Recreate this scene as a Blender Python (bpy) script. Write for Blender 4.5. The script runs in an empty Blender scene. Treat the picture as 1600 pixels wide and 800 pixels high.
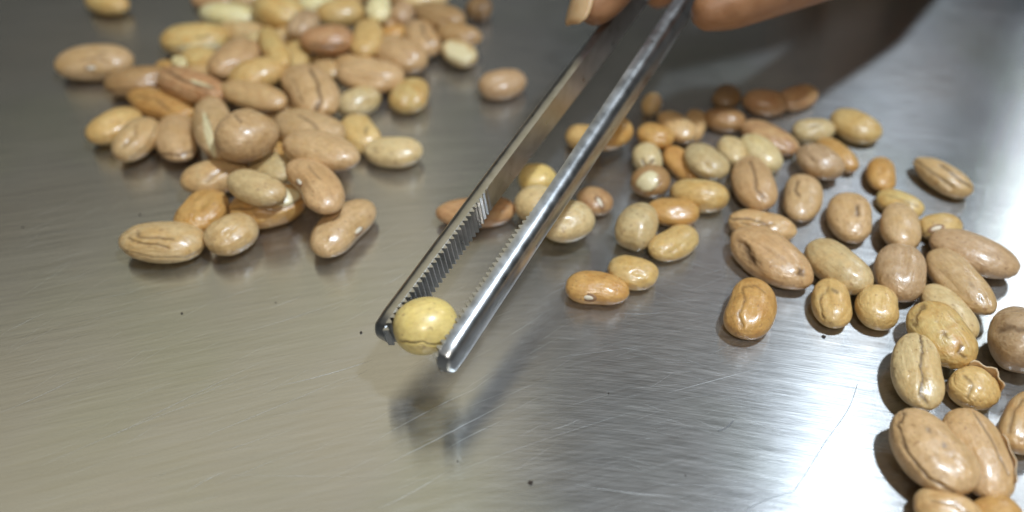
import bpy, bmesh, math, random
import numpy as np
from mathutils import Vector, Matrix

# ------------------------------------------------------------------ scene, camera, light
# one unit is one centimetre
S = bpy.context.scene
S.unit_settings.scale_length = 0.01
COL = S.collection
PITCH = math.radians(43.2); DIST = 17.8; FPX = 1400.0
cam_pos = Vector((0, -DIST * math.cos(PITCH), DIST * math.sin(PITCH)))
cd = bpy.data.cameras.new('camera'); cam = bpy.data.objects.new('camera', cd); COL.objects.link(cam)
cam.location = cam_pos; cam.rotation_euler = (math.pi / 2 - PITCH, 0, 0)
cd.sensor_width = 36; cd.lens = FPX / 1600 * 36; cd.clip_start = 0.1; cd.clip_end = 1000
cd.dof.use_dof = True; cd.dof.focus_distance = 15.6; cd.dof.aperture_fstop = 0.075
S.camera = cam

W = bpy.data.worlds.new('World'); S.world = W; W.use_nodes = True
_n, _l = W.node_tree.nodes, W.node_tree.links     # a plain room: grey walls, lighter ceiling
_tc = _n.new('ShaderNodeTexCoord'); _sx = _n.new('ShaderNodeSeparateXYZ'); _r = _n.new('ShaderNodeValToRGB')
_l.new(_tc.outputs['Generated'], _sx.inputs[0]); _l.new(_sx.outputs[2], _r.inputs[0]); _l.new(_r.outputs[0], _n['Background'].inputs[0])
_r.color_ramp.elements[0].position = 0.30; _r.color_ramp.elements[0].color = (0.26, 0.265, 0.26, 1)
_r.color_ramp.elements[1].position = 0.80; _r.color_ramp.elements[1].color = (1.0, 0.99, 0.92, 1)
_n['Background'].inputs[1].default_value = 0.125

def lamp(name, loc, target, size, power, color, size_y=None):
    l = bpy.data.lights.new(name, 'AREA'); l.size = size; l.energy = power; l.color = color
    l.shape = 'DISK'
    if size_y: l.shape = 'RECTANGLE'; l.size_y = size_y
    o = bpy.data.objects.new(name, l); COL.objects.link(o); o.location = loc
    o.rotation_euler = (Vector(target) - Vector(loc)).to_track_quat('-Z', 'Y').to_euler()
    return o
# hard white lamp high on the right, broad warm lamp beyond, window far right, lamp behind the camera
lamp('right_downlight', (19, -6, 60), (0, 0, 0), 4.5, 42000, (0.74, 0.87, 1.0))
lamp('warm_ceiling_lamp', (-24, 32, 56), (-4, 0, 0), 52, 4200, (1.0, 0.89, 0.58), 34)
lamp('window_light', (50, 44, 48), (10, -1, 0), 12, 6000, (0.84, 0.92, 1.0), 12)
lamp('front_lamp', (3, -30, 34), (0, 0, 0), 6, 6500, (1.0, 0.95, 0.86))

S.view_settings.view_transform = 'Standard'; S.view_settings.look = 'None'
S.view_settings.exposure = 0; S.view_settings.gamma = 1
S.cycles.max_bounces = 8; S.cycles.use_denoising = True
S.cycles.sample_clamp_indirect = 6

# ------------------------------------------------------------------ helpers
rng = random.Random(11)
CP = np.array(cam_pos)
Rr = np.array([1.0, 0, 0]); Ru = np.array([0, math.sin(PITCH), math.cos(PITCH)]); Rf = np.array([0, math.cos(PITCH), -math.sin(PITCH)])
def at(px, py, z=0.0):                      # the place at height z that stands behind a point of the photograph
    d = Rr * (px - 800) / FPX - Ru * (py - 400) / FPX + Rf
    return CP + d * (z - CP[2]) / d[2]
KM = np.array([[FPX, 0, 800], [0, FPX, 400], [0, 0, 1.0]])
PM = KM @ np.vstack([Rr, -Ru, Rf]) @ np.hstack([np.eye(3), -CP[:, None]])

def tag(o, label=None, cat=None, group=None, kind=None):
    for k, v in (('label', label), ('category', cat), ('group', group), ('kind', kind)):
        if v: o[k] = v
    return o
def mesh_obj(name, verts, faces, mat, parent=None, smooth=True):
    me = bpy.data.meshes.new(name)
    me.from_pydata([tuple(v) for v in verts], [], [tuple(f) for f in faces]); me.update()
    if mat: me.materials.append(mat)
    if smooth: me.polygons.foreach_set('use_smooth', [True] * len(me.polygons))
    o = bpy.data.objects.new(name, me); COL.objects.link(o)
    if parent is not None: o.parent = parent
    return o
def empty(name, loc=(0, 0, 0)):
    o = bpy.data.objects.new(name, None); COL.objects.link(o); o.location = loc; o.empty_display_size = 0.5
    return o
def new_mat(name):
    m = bpy.data.materials.new(name); m.use_nodes = True
    nt = m.node_tree; return m, nt, nt.nodes, nt.links, nt.nodes['Principled BSDF']
def nd(ns, t, **k):
    n = ns.new(t)
    for a, b in k.items(): setattr(n, a, b)
    return n
def mth(ns, ls, op, a, b=None, c=None):
    n = ns.new('ShaderNodeMath'); n.operation = op
    for i, v in enumerate((a, b, c)):
        if v is None: continue
        if isinstance(v, (int, float)): n.inputs[i].default_value = v
        else: ls.new(v, n.inputs[i])
    return n.outputs[0]
def ramp(ns, ls, fac, stops):
    r = ns.new('ShaderNodeValToRGB'); e = r.color_ramp.elements
    while len(e) < len(stops): e.new(0.5)
    for s, (p, c) in zip(e, stops): s.position = p; s.color = (*c, 1) if len(c) == 3 else c
    ls.new(fac, r.inputs[0]); return r.outputs[0]
def mixc(ns, ls, fac, a, b, mode='MIX'):
    m = ns.new('ShaderNodeMix'); m.data_type = 'RGBA'; m.blend_type = mode
    for i, v in ((0, fac), (6, a), (7, b)):
        if isinstance(v, (int, float)): m.inputs[i].default_value = v
        elif isinstance(v, tuple): m.inputs[i].default_value = (*v, 1)
        else: ls.new(v, m.inputs[i])
    return m.outputs[2]

# ------------------------------------------------------------------ materials
def steel_surface():
    m, nt, ns, ls, b = new_mat('brushed_steel')
    tc = nd(ns, 'ShaderNodeTexCoord'); sx = nd(ns, 'ShaderNodeSeparateXYZ'); ls.new(tc.outputs['Object'], sx.inputs[0])
    x, y = sx.outputs[0], sx.outputs[1]
    # the brushing runs in nearly straight lines, sloping one way on the right and the other on the left
    A = 0.24; rt = mth(ns, ls, 'SQRT', mth(ns, ls, 'MULTIPLY_ADD', x, x, 9.0))
    v = mth(ns, ls, 'MULTIPLY_ADD', rt, A, y)
    cb = nd(ns, 'ShaderNodeCombineXYZ'); cb.inputs[1].default_value = 1.0   # light spreads across the brushing
    ls.new(mth(ns, ls, 'MULTIPLY', mth(ns, ls, 'DIVIDE', x, rt), A), cb.inputs[0]); ls.new(cb.outputs[0], b.inputs['Tangent'])
    def streak(sx_, sv, det, off=0.0, uu=None, vv=None):
        c = nd(ns, 'ShaderNodeCombineXYZ')
        ls.new(mth(ns, ls, 'MULTIPLY', uu or x, sx_), c.inputs[0]); ls.new(mth(ns, ls, 'MULTIPLY', vv or v, sv), c.inputs[1]); c.inputs[2].default_value = off
        n = nd(ns, 'ShaderNodeTexNoise'); n.inputs['Scale'].default_value = 1; n.inputs['Detail'].default_value = det
        ls.new(c.outputs[0], n.inputs['Vector']); return n.outputs[0]
    fine = streak(1.6, 40, 5); med = streak(0.35, 9, 2, 4.0); blotch = streak(0.12, 0.14, 3, 9.0)
    # a second, wiped direction over the left part
    v2 = mth(ns, ls, 'ADD', y, mth(ns, ls, 'MULTIPLY', x, -0.34)); u2 = mth(ns, ls, 'ADD', x, mth(ns, ls, 'MULTIPLY', y, 0.34))
    wipe = streak(0.5, 22, 4, 2.0, u2, v2)
    left = mth(ns, ls, 'MULTIPLY_ADD', x, -0.16, 0.35); nl = left.node; nl.use_clamp = True
    grain = mth(ns, ls, 'ADD', mth(ns, ls, 'MULTIPLY', fine, mth(ns, ls, 'SUBTRACT', 1.0, left)), mth(ns, ls, 'MULTIPLY', mth(ns, ls, 'MULTIPLY_ADD', wipe, .6, .2), left))
    g = mth(ns, ls, 'ADD', mth(ns, ls, 'MULTIPLY', grain, 0.7), mth(ns, ls, 'MULTIPLY', med, 0.3))
    col = ramp(ns, ls, g, [(0.3, (0.34, 0.34, 0.335)), (0.7, (0.66, 0.66, 0.655))])
    # faint heat and finger tints of the metal
    tint = nd(ns, 'ShaderNodeTexNoise'); tint.inputs['Scale'].default_value = 0.22; tint.inputs['Detail'].default_value = 2; ls.new(tc.outputs['Object'], tint.inputs['Vector'])
    col = mixc(ns, ls, 0.4, col, ramp(ns, ls, tint.outputs[0], [(0.35, (0.50, 0.53, 0.46)), (0.5, (0.54, 0.54, 0.54)), (0.66, (0.56, 0.53, 0.50))]), 'MIX')
    ls.new(col, b.inputs['Base Color'])
    b.inputs['Metallic'].default_value = 1.0; b.inputs['Anisotropic'].default_value = 1.0
    ls.new(ramp(ns, ls, mth(ns, ls, 'ADD', mth(ns, ls, 'MULTIPLY', g, 0.6), mth(ns, ls, 'MULTIPLY', blotch, 0.4)), [(0.2, (.145,) * 3), (0.8, (.25,) * 3)]), b.inputs['Roughness'])
    bp = nd(ns, 'ShaderNodeBump'); bp.inputs['Strength'].default_value = 0.5; bp.inputs['Distance'].default_value = 0.007
    ls.new(g, bp.inputs['Height']); ls.new(bp.outputs[0], b.inputs['Normal'])
    # worn share of the surface scatters wider
    b2 = nd(ns, 'ShaderNodeBsdfPrincipled'); ls.new(col, b2.inputs['Base Color']); b2.inputs['Metallic'].default_value = 1; b2.inputs['Roughness'].default_value = 0.62
    ls.new(bp.outputs[0], b2.inputs['Normal'])
    mx = nd(ns, 'ShaderNodeMixShader'); ls.new(ramp(ns, ls, mth(ns, ls, 'ADD', mth(ns, ls, 'MULTIPLY', fine, .5), mth(ns, ls, 'MULTIPLY', wipe, .5)), [(0.35, (.06,) * 3), (0.65, (.22,) * 3)]), mx.inputs[0])
    ls.new(b.outputs[0], mx.inputs[1]); ls.new(b2.outputs[0], mx.inputs[2]); ls.new(mx.outputs[0], ns['Material Output'].inputs[0])
    return m
def polished_steel():
    m, nt, ns, ls, b = new_mat('tweezer_steel')
    tc = nd(ns, 'ShaderNodeTexCoord')
    n = nd(ns, 'ShaderNodeTexNoise'); n.inputs['Scale'].default_value = 4; n.inputs['Detail'].default_value = 6; ls.new(tc.outputs['Object'], n.inputs['Vector'])
    ls.new(ramp(ns, ls, n.outputs[0], [(0.35, (0.40, 0.40, 0.395)), (0.62, (0.50, 0.495, 0.49))]), b.inputs['Base Color'])
    ls.new(ramp(ns, ls, n.outputs[0], [(0.3, (0.27,) * 3), (0.7, (0.37,) * 3)]), b.inputs['Roughness'])
    b.inputs['Metallic'].default_value = 1
    bp = nd(ns, 'ShaderNodeBump'); bp.inputs['Strength'].default_value = 0.08; bp.inputs['Distance'].default_value = 0.006
    n2 = nd(ns, 'ShaderNodeTexNoise'); n2.inputs['Scale'].default_value = 40; ls.new(tc.outputs['Object'], n2.inputs['Vector'])
    ls.new(n2.outputs[0], bp.inputs['Height']); ls.new(bp.outputs[0], b.inputs['Normal'])
    return m
def bean_mat():
    m, nt, ns, ls, b = new_mat('bean_coat')
    tc = nd(ns, 'ShaderNodeTexCoord'); oi = nd(ns, 'ShaderNodeObjectInfo')
    off = nd(ns, 'ShaderNodeVectorMath', operation='ADD'); ls.new(tc.outputs['Object'], off.inputs[0])
    sc = mth(ns, ls, 'MULTIPLY', oi.outputs['Random'], 50.0); cb = nd(ns, 'ShaderNodeCombineXYZ')
    for i in range(3): ls.new(sc, cb.inputs[i])
    ls.new(cb.outputs[0], off.inputs[1]); V = off.outputs[0]
    def noise(s, d, r=0.5, dist=0):
        n = nd(ns, 'ShaderNodeTexNoise'); n.inputs['Scale'].default_value = s; n.inputs['Detail'].default_value = d
        n.inputs['Roughness'].default_value = r; n.inputs['Distortion'].default_value = dist; ls.new(V, n.inputs['Vector']); return n.outputs[0]
    a1 = nd(ns, 'ShaderNodeAttribute', attribute_type='OBJECT', attribute_name='tone_a')
    a2 = nd(ns, 'ShaderNodeAttribute', attribute_type='OBJECT', attribute_name='tone_b')
    ck = nd(ns, 'ShaderNodeAttribute', attribute_type='GEOMETRY', attribute_name='crack')
    pt = nd(ns, 'ShaderNodeAttribute', attribute_type='GEOMETRY', attribute_name='patch')
    blot = ramp(ns, ls, noise(2.0, 5, 0.65, 0.8), [(0.42, (0,) * 3), (0.68, (1,) * 3)])
    col = mixc(ns, ls, blot, a1.outputs['Color'], a2.outputs['Color'])
    col = mixc(ns, ls, 0.55, col, ramp(ns, ls, noise(9, 4, 0.6), [(0.3, (0.66, 0.62, 0.58)), (0.65, (1.0, 1.0, 1.0))]), 'MULTIPLY')
    # fine lengthwise veins of the seed coat
    mp = nd(ns, 'ShaderNodeMapping'); mp.inputs['Scale'].default_value = (2.2, 13, 13); ls.new(V, mp.inputs[0])
    vn = nd(ns, 'ShaderNodeTexNoise'); vn.inputs['Scale'].default_value = 1; vn.inputs['Detail'].default_value = 3; vn.inputs['Distortion'].default_value = .6; ls.new(mp.outputs[0], vn.inputs['Vector'])
    col = mixc(ns, ls, 0.4, col, ramp(ns, ls, vn.outputs[0], [(0.35, (0.76, 0.70, 0.64)), (0.55, (1, 1, 1))]), 'MULTIPLY')
    sp = ramp(ns, ls, noise(11, 1), [(0.66, (0,) * 3), (0.74, (1,) * 3)])
    col = mixc(ns, ls, mth(ns, ls, 'MULTIPLY', sp, 0.5), col, (0.24, 0.12, 0.05))
    col = mixc(ns, ls, pt.outputs['Fac'], col, (0.66, 0.55, 0.32))
    col = mixc(ns, ls, ck.outputs['Fac'], col, (0.085, 0.042, 0.018))
    ls.new(col, b.inputs['Base Color'])
    ls.new(ramp(ns, ls, noise(4, 3), [(0.3, (0.26,) * 3), (0.7, (0.50,) * 3)]), b.inputs['Roughness'])
    b.inputs['Coat Weight'].default_value = 0.35; b.inputs['Coat Roughness'].default_value = 0.20
    b.inputs['Subsurface Weight'].default_value = 0.12; b.inputs['Subsurface Radius'].default_value = (0.12, 0.06, 0.03); b.inputs['Subsurface Scale'].default_value = 1.0
    h = mth(ns, ls, 'ADD', mth(ns, ls, 'MULTIPLY', noise(5, 4, 0.55), 1.0), mth(ns, ls, 'MULTIPLY', vn.outputs[0], 0.5))
    bp = nd(ns, 'ShaderNodeBump'); sk = nd(ns, 'ShaderNodeAttribute', attribute_type='OBJECT', attribute_name='relief'); ls.new(sk.outputs['Fac'], bp.inputs['Strength']); bp.inputs['Distance'].default_value = 0.05
    ls.new(h, bp.inputs['Height']); ls.new(bp.outputs[0], b.inputs['Normal'])
    return m
def simple(name, col, rough, col2=None, sc=6, sss=0.0, bump=0.0):
    m, nt, ns, ls, b = new_mat(name)
    tc = nd(ns, 'ShaderNodeTexCoord'); n = nd(ns, 'ShaderNodeTexNoise'); n.inputs['Scale'].default_value = sc; n.inputs['Detail'].default_value = 4; ls.new(tc.outputs['Object'], n.inputs['Vector'])
    ls.new(ramp(ns, ls, n.outputs[0], [(0.35, col), (0.65, col2 or col)]), b.inputs['Base Color'])
    b.inputs['Roughness'].default_value = rough
    if sss: b.inputs['Subsurface Weight'].default_value = sss; b.inputs['Subsurface Radius'].default_value = (0.3, 0.1, 0.05); b.inputs['Subsurface Scale'].default_value = 1
    if bump:
        bp = nd(ns, 'ShaderNodeBump'); bp.inputs['Strength'].default_value = bump; bp.inputs['Distance'].default_value = 0.02
        n2 = nd(ns, 'ShaderNodeTexNoise'); n2.inputs['Scale'].default_value = sc * 5; n2.inputs['Detail'].default_value = 5; ls.new(tc.outputs['Object'], n2.inputs['Vector'])
        ls.new(n2.outputs[0], bp.inputs['Height']); ls.new(bp.outputs[0], b.inputs['Normal'])
    return m
M_TABLE = steel_surface(); M_TWZ = polished_steel(); M_BEAN = bean_mat()
M_HILUM = simple('hilum_cream', (0.62, 0.52, 0.38), 0.6, (0.72, 0.64, 0.50), 20)
M_RING = simple('hilum_ring', (0.20, 0.10, 0.04), 0.6, (0.28, 0.15, 0.07), 20)
M_COTY = simple('cotyledon', (0.62, 0.52, 0.26), 0.5, (0.72, 0.64, 0.40), 5, 0.15, 0.3)
M_FLAP = simple('seed_coat_flap', (0.50, 0.33, 0.18), 0.45, (0.62, 0.45, 0.28), 5, 0.1, 0.4)
M_SKIN = simple('skin', (0.26, 0.118, 0.048), 0.5, (0.34, 0.165, 0.075), 2.5, 0.25, 0.5)  # skin colour lowered to hold the shade on the fingers
M_NAIL = simple('fingernail', (0.46, 0.29, 0.14), 0.3, (0.52, 0.34, 0.18), 3, 0.2)
M_CLOTH = simple('dark_cloth', (0.015, 0.015, 0.017), 0.9, (0.03, 0.03, 0.032), 30, 0, 0.5)
M_CRUMB = simple('dark_crumb', (0.02, 0.015, 0.01), 0.8, (0.05, 0.03, 0.02), 30)
M_HAIR = simple('dark_fibre', (0.16, 0.16, 0.17), 0.5)
M_SCR = None

# ------------------------------------------------------------------ the steel surface
def table():
    n = 2; R = 70
    o = mesh_obj('steel_surface', [(-R, -R, 0), (R, -R, 0), (R, R, 0), (-R, R, 0)], [(0, 1, 2, 3)], M_TABLE, smooth=False)
    tag(o, kind='structure')
    # bright scratches cut in the steel: thin slivers of fresh metal, 0.02 mm proud
    m, nt, ns, ls, b = new_mat('fresh_scratch'); b.inputs['Base Color'].default_value = (0.75, 0.75, 0.74, 1); b.inputs['Metallic'].default_value = 0.8; b.inputs['Roughness'].default_value = 0.65
    V = []; F = []
    r = random.Random(5)
    def scr(p, q, w, bow=0.0):
        a = at(*p); c = at(*q); d = c - a; L = np.linalg.norm(d); d /= L; nn = np.array([-d[1], d[0], 0]); k = len(V); N = 7
        for i in range(N):
            t = i / (N - 1); ww = .5 * w * math.sin(math.pi * (0.04 + 0.92 * t)) * r.uniform(.7, 1.2); s = a + d * L * t + nn * (bow * 4 * t * (1 - t) + r.uniform(-.003, .003))
            V.append((*(s + nn * ww)[:2], 0.002)); V.append((*(s - nn * ww)[:2], 0.002))
        for i in range(N - 1): F.append((k + 2 * i, k + 2 * i + 1, k + 2 * i + 3, k + 2 * i + 2))
    for p, q, w in [((790, 630), (585, 735), .005), ((1040, 615), (1190, 575), .004), ((575, 695), (760, 600), .003),
                    ((440, 602), (585, 561), .006), ((425, 678), (345, 705), .003), ((300, 690), (540, 590), .0035), ((590, 745), (345, 742), .002),
                    ((0, 525), (70, 490), .004), ((0, 645), (130, 585), .004), ((60, 730), (330, 620), .0035), ((420, 482), (470, 463), .003),
                    ((290, 770), (350, 738), .005), ((590, 796), (700, 735), .005), ((700, 700), (790, 655), .004), ((960, 489), (1045, 488), .004),
                    ((900, 757), (1075, 776), .004), ((1010, 757), (1220, 770), .003), ((860, 672), (905, 655), .003), ((600, 445), (632, 425), .004),
                    ((380, 520), (560, 462), .003), ((160, 690), (420, 560), .003), ((690, 745), (1000, 640), .002), ((860, 560), (1010, 540), .002),
                    ((180, 480), (330, 440), .002), ((330, 760), (480, 700), .0025), ((1290, 520), (1350, 560), .002)]:
        scr(p, q, w, r.uniform(-.05, .05))
    for i in range(260):
        px, py = r.uniform(0, 1150), r.uniform(330, 800); L = r.uniform(15, 110); a = math.radians(r.gauss(24, 7) if px < 850 else r.gauss(5, 12))
        scr((px, py), (px + L * math.cos(a), py - L * math.sin(a)), r.uniform(.0006, .0014))
    for i in range(140):
        px, py = r.uniform(950, 1500), r.uniform(300, 800); L = r.uniform(20, 120); a = math.radians(r.gauss(-13, 5))
        scr((px, py), (px + L * math.cos(a), py - L * math.sin(a)), r.uniform(.0006, .0014))
    s = mesh_obj('scratches', V, F, m, o, smooth=False); s['kind'] = 'stuff'
table()

# ------------------------------------------------------------------ beans
# cube sphere directions
def cube_sphere(n):
    pts = {}; V = []; F = []
    def vid(p):
        k = tuple(p)
        if k not in pts: pts[k] = len(V); V.append(p)
        return pts[k]
    for ax in range(3):
        for s in (-1, 1):
            for i in range(n):
                for j in range(n):
                    q = []
                    for (u, v) in ((i, j), (i + 1, j), (i + 1, j + 1), (i, j + 1)):
                        p = [0, 0, 0]; p[ax] = s * n; p[(ax + 1) % 3] = 2 * u - n; p[(ax + 2) % 3] = 2 * v - n
                        q.append(vid(p))
                    F.append(q if s > 0 else q[::-1])
    V = np.array(V, float) / n; V = np.tan(V * math.pi / 4); V /= np.linalg.norm(V, axis=1)[:, None]
    return V, np.array(F)
SPH = {n: cube_sphere(n) for n in (18, 28, 40, 56)}

def rot(yaw, pitch, roll):
    return np.array(Matrix.Rotation(yaw, 3, 'Z') @ Matrix.Rotation(pitch, 3, 'Y') @ Matrix.Rotation(roll, 3, 'X'))
def project(x, y, a, b, yaw, kc, pitch, roll, lift):
    c = kc * b; R = rot(yaw, pitch, roll)
    A = R @ np.diag([a * a, b * b, c * c]) @ R.T
    z = math.sqrt(A[2, 2]) * 0.97 + lift
    t = np.array([x, y, z]); Q = np.zeros((4, 4)); Q[:3, :3] = A - np.outer(t, t); Q[:3, 3] = -t; Q[3, :3] = -t; Q[3, 3] = -1
    C = PM @ Q @ PM.T; C = -C / C[2, 2] * -1.0
    C = C / C[2, 2]; cen = C[:2, 2]; cov = np.outer(cen, cen) - C[:2, :2]
    return np.array([cen[0], cen[1], cov[0, 0], cov[1, 1], cov[0, 1]]), z
def solve(cx, cy, L, Wd, ang, kc, pitch, roll, lift):
    th = math.radians(-ang); u = np.array([math.cos(th), math.sin(th)]); v = np.array([-u[1], u[0]])
    cov = np.outer(u, u) * (L / 2) ** 2 + np.outer(v, v) * (Wd / 2) ** 2
    tgt = np.array([cx, cy, cov[0, 0], cov[1, 1], cov[0, 1]])
    p0 = at(cx, cy, 0.4 + lift); q = at(cx + u[0] * 5, cy + u[1] * 5, 0.4 + lift) - p0
    depth = float(Rf @ (p0 - CP)); s = depth / FPX
    best = None
    for ratio in (1.0, 1.3):
        p = np.array([p0[0], p0[1], L / 2 * s, Wd / 2 * s * ratio, math.atan2(q[1], q[0])])
        wgt = np.array([1, 1, 1 / L, 1 / Wd, 1 / L])
        lam = 1e-2; f = (project(*p, kc, pitch, roll, lift)[0] - tgt) * wgt; e = f @ f
        for it in range(40):
            J = np.zeros((5, 5))
            for i in range(5):
                d = p.copy(); h = 1e-4; d[i] += h; J[:, i] = ((project(*d, kc, pitch, roll, lift)[0] - tgt) * wgt - f) / h
            dp = np.linalg.solve(J.T @ J + lam * np.diag(np.diag(J.T @ J) + 1e-6), -J.T @ f)
            q2 = p + dp; q2[2] = min(max(q2[2], .12), 1.3); q2[3] = min(max(q2[3], .12), 1.0)
            f2 = (project(*q2, kc, pitch, roll, lift)[0] - tgt) * wgt; e2 = f2 @ f2
            if e2 < e: p, f, e, lam = q2, f2, e2, lam * .3
            else: lam *= 4
            if e < 1e-3 or lam > 1e8: break
        if best is None or e < best[0]: best = (e, p.copy())
    return best

TONES = {  # two tones of the dry seed coat
 'pink': ((0.57, 0.385, 0.235), (0.50, 0.32, 0.165)), 'mauve': ((0.48, 0.33, 0.225), (0.42, 0.27, 0.16)),
 'tan': ((0.59, 0.415, 0.24), (0.54, 0.335, 0.16)), 'cream': ((0.65, 0.53, 0.34), (0.60, 0.45, 0.24)),
 'yellow': ((0.62, 0.43, 0.20), (0.56, 0.34, 0.13)), 'orange': ((0.57, 0.33, 0.12), (0.49, 0.25, 0.08)),
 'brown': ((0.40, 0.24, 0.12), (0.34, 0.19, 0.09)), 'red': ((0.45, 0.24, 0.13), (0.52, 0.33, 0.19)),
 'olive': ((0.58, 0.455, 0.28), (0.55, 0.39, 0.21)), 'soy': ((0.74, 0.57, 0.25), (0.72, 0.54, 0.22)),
 'dark': ((0.20, 0.12, 0.06), (0.26, 0.16, 0.08)), 'two': ((0.63, 0.47, 0.22), (0.55, 0.31, 0.10)), 'pale': ((0.74, 0.65, 0.42), (0.68, 0.56, 0.31)),  # the dark entry also puts the hand's shade into one bean's colour
}
def smooth_noise(P, seed, freq):
    r = np.random.RandomState(seed); out = np.zeros(len(P))
    for k in range(7):
        w = r.normal(size=3) * freq; out += np.sin(P @ w + r.uniform(0, 6.28)) / 7 ** .5
    return out
def nrm(v): v = np.asarray(v, float); return v / np.linalg.norm(v)
def seg_dist(P, pl):
    d = np.full(len(P), 9.0)
    for (a, b) in zip(pl[:-1], pl[1:]):
        a = np.array(a, float); b = np.array(b, float); ab = b - a
        t = np.clip(((P - a) @ ab) / (ab @ ab), 0, 1); d = np.minimum(d, np.linalg.norm(P - a - t[:, None] * ab, axis=1))
    return d
def bean_shape(n, a, b, c, seed, kidney=.12, taper=.05, lump=.02, wrinkle=0.0, cracks=(), patches=(), dents=(), boxy=0.94, flat=0.0, view=None, flip=False):
    D, F = SPH[n]; r = np.random.RandomState(seed)
    S3 = np.sign(D) * np.abs(D) ** boxy
    X, Y, Z = S3[:, 0].copy(), S3[:, 1].copy(), S3[:, 2].copy()
    tp = taper * (1 if r.rand() > .5 else -1)
    Y *= 1 + tp * X; Z *= 1 + tp * X
    Y *= 1 - np.where(Y > 0, kidney * 1.1 * np.exp(-(X / .42) ** 2) * np.clip(Y * 1.6, 0, 1), 0)
    Y += kidney * .55 * (X ** 2 - .33)
    if flat: Z = np.where(Z > 1 - flat, 1 - flat + (Z - 1 + flat) * .12, Z)
    if flip: Y = -Y; F = F[:, ::-1]; D = D * np.array([1, -1, 1])
    P = np.stack([X, Y, Z], 1)
    disp = lump * smooth_noise(D, seed, 2.0) + lump * .45 * smooth_noise(D, seed + 1, 4.5)
    if wrinkle:
        q = D * np.array([2.2, 7.0, 6.0]) + .9 * np.stack([smooth_noise(D, seed + 4 + i, 2.4) for i in range(3)], 1)
        w = np.abs(smooth_noise(q, seed + 2, 1.0)); disp += wrinkle * (np.clip(w, 0, .8) - .4)
        w2 = np.abs(smooth_noise(q * 2.1, seed + 3, 1.0)); disp += wrinkle * .35 * (np.clip(w2, 0, .7) - .35)
    crack = np.zeros(len(P)); patch = np.zeros(len(P))
    vd = view / np.array([a, b, c]); vd = view * 1.0 / np.array([a, b, c]); vd /= np.linalg.norm(vd)   # marks are laid out on the side they were seen on
    ux = np.array([1.0, 0, 0]) - vd * vd[0]; ux /= np.linalg.norm(ux); vx = np.cross(vd, ux)
    UV = np.stack([P @ ux, P @ vx], 1); top = np.clip(P @ vd * 5 + .6, 0, 1)
    for pl, wd, dep, dark in cracks:
        jit = .02 * smooth_noise(D, seed + 9, 14)
        d = seg_dist(UV + jit[:, None], pl); g = np.exp(-(d / wd) ** 2) * top
        dep = dep * .5; dark = min(.97, dark * 1.05); wd = wd * 1.3
        disp -= dep * g - dep * .45 * np.exp(-((d - 2.2 * wd) / (1.3 * wd)) ** 2) * top
        crack = np.maximum(crack, g * dark)
    for (u, v, ru, rv) in dents:
        g = np.exp(-((UV[:, 0] - u) / ru) ** 2 - ((UV[:, 1] - v) / rv) ** 2) * top; disp -= .10 * g
    for (u, v, ru, rv) in patches:
        d = ((UV[:, 0] - u) / ru) ** 2 + ((UV[:, 1] - v) / rv) ** 2 + .25 * smooth_noise(D, seed + 7, 5)
        patch = np.maximum(patch, np.clip((1.1 - d) * 4, 0, 1) * top)
    P = P * (1 + disp)[:, None]
    P *= np.array([a, b, c])
    return P, F, crack, patch
def put_mesh(name, P, F, crack, patch, mat):
    me = bpy.data.meshes.new(name); me.vertices.add(len(P)); me.vertices.foreach_set('co', P.astype(np.float32).ravel())
    me.loops.add(F.size); me.loops.foreach_set('vertex_index', F.ravel().astype(np.int32))
    me.polygons.add(len(F)); me.polygons.foreach_set('loop_start', np.arange(0, F.size, 4, dtype=np.int32))
    me.update(calc_edges=True); me.validate()
    me.polygons.foreach_set('use_smooth', np.ones(len(F), bool))
    for nm, arr in (('crack', crack), ('patch', patch)):
        at_ = me.attributes.new(nm, 'FLOAT', 'POINT'); at_.data.foreach_set('value', arr.astype(np.float32))
    me.materials.append(mat); return me

BEANS = []   # (cx, cy, L, W, angle, tone, label, options)
def B(cx, cy, L, Wd, ang, tone, label, **k): BEANS.append((cx, cy, L, Wd, ang, tone, label, k))
#BEANS_BEGIN
# --- heap on the left of the tweezers, far edge first
def h(x, y, L, Wd, *a, **k): k.setdefault('group', 'beans in the larger heap'); B(x, y, L * 1.05, Wd * 1.10, *a, **k)
h(322, 158, 74, 34, 10, 'tan', 'bean buried under the wrinkled red-brown one, only its flank showing', fixed=True)
h(445, 62, 66, 36, 20, 'tan', 'bean buried between the orange underside bean and the reddish torn one', fixed=True)
h(270, 112, 56, 30, -20, 'orange', 'bean buried behind the smooth brown seamed bean, just a sliver showing', fixed=True)
h(540, 84, 70, 34, -15, 'brown', 'bean buried in the dark gap behind the long glossy pinkish bean', fixed=True)
h(600, 74, 64, 32, 20, 'pink', 'bean buried behind the large smooth pinkish tan bean at the outer side', fixed=True)
h(452, 180, 80, 38, 15, 'pink', 'bean buried between the split mauve bean and the largest mauve-pink one', fixed=True)
h(455, 232, 66, 34, -30, 'tan', 'bean buried under the long smooth tan-pink bean of the heap', fixed=True)
h(585, 34, 66, 34, -10, 'pink', 'bean buried between the small pale yellow bean and the mauve tan upright one', fixed=True)
h(396, 112, 76, 36, -10, 'tan', 'bean buried under the glossy high yellow-tan bean', fixed=True)
h(640, 8, 66, 32, -20, 'tan', 'bean buried at the back rim behind the small mauve tan upright bean', fixed=True)
h(335, 0, 70, 28, 0, 'red', 'reddish brown bean at the far edge of the heap, above a pale yellow bean')
h(392, -6, 70, 34, 12, 'tan', 'tan bean half cut off at the very back of the heap')
h(455, -10, 74, 34, -6, 'yellow', 'yellowish bean at the back edge of the heap beside a pale yellow one')
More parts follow.
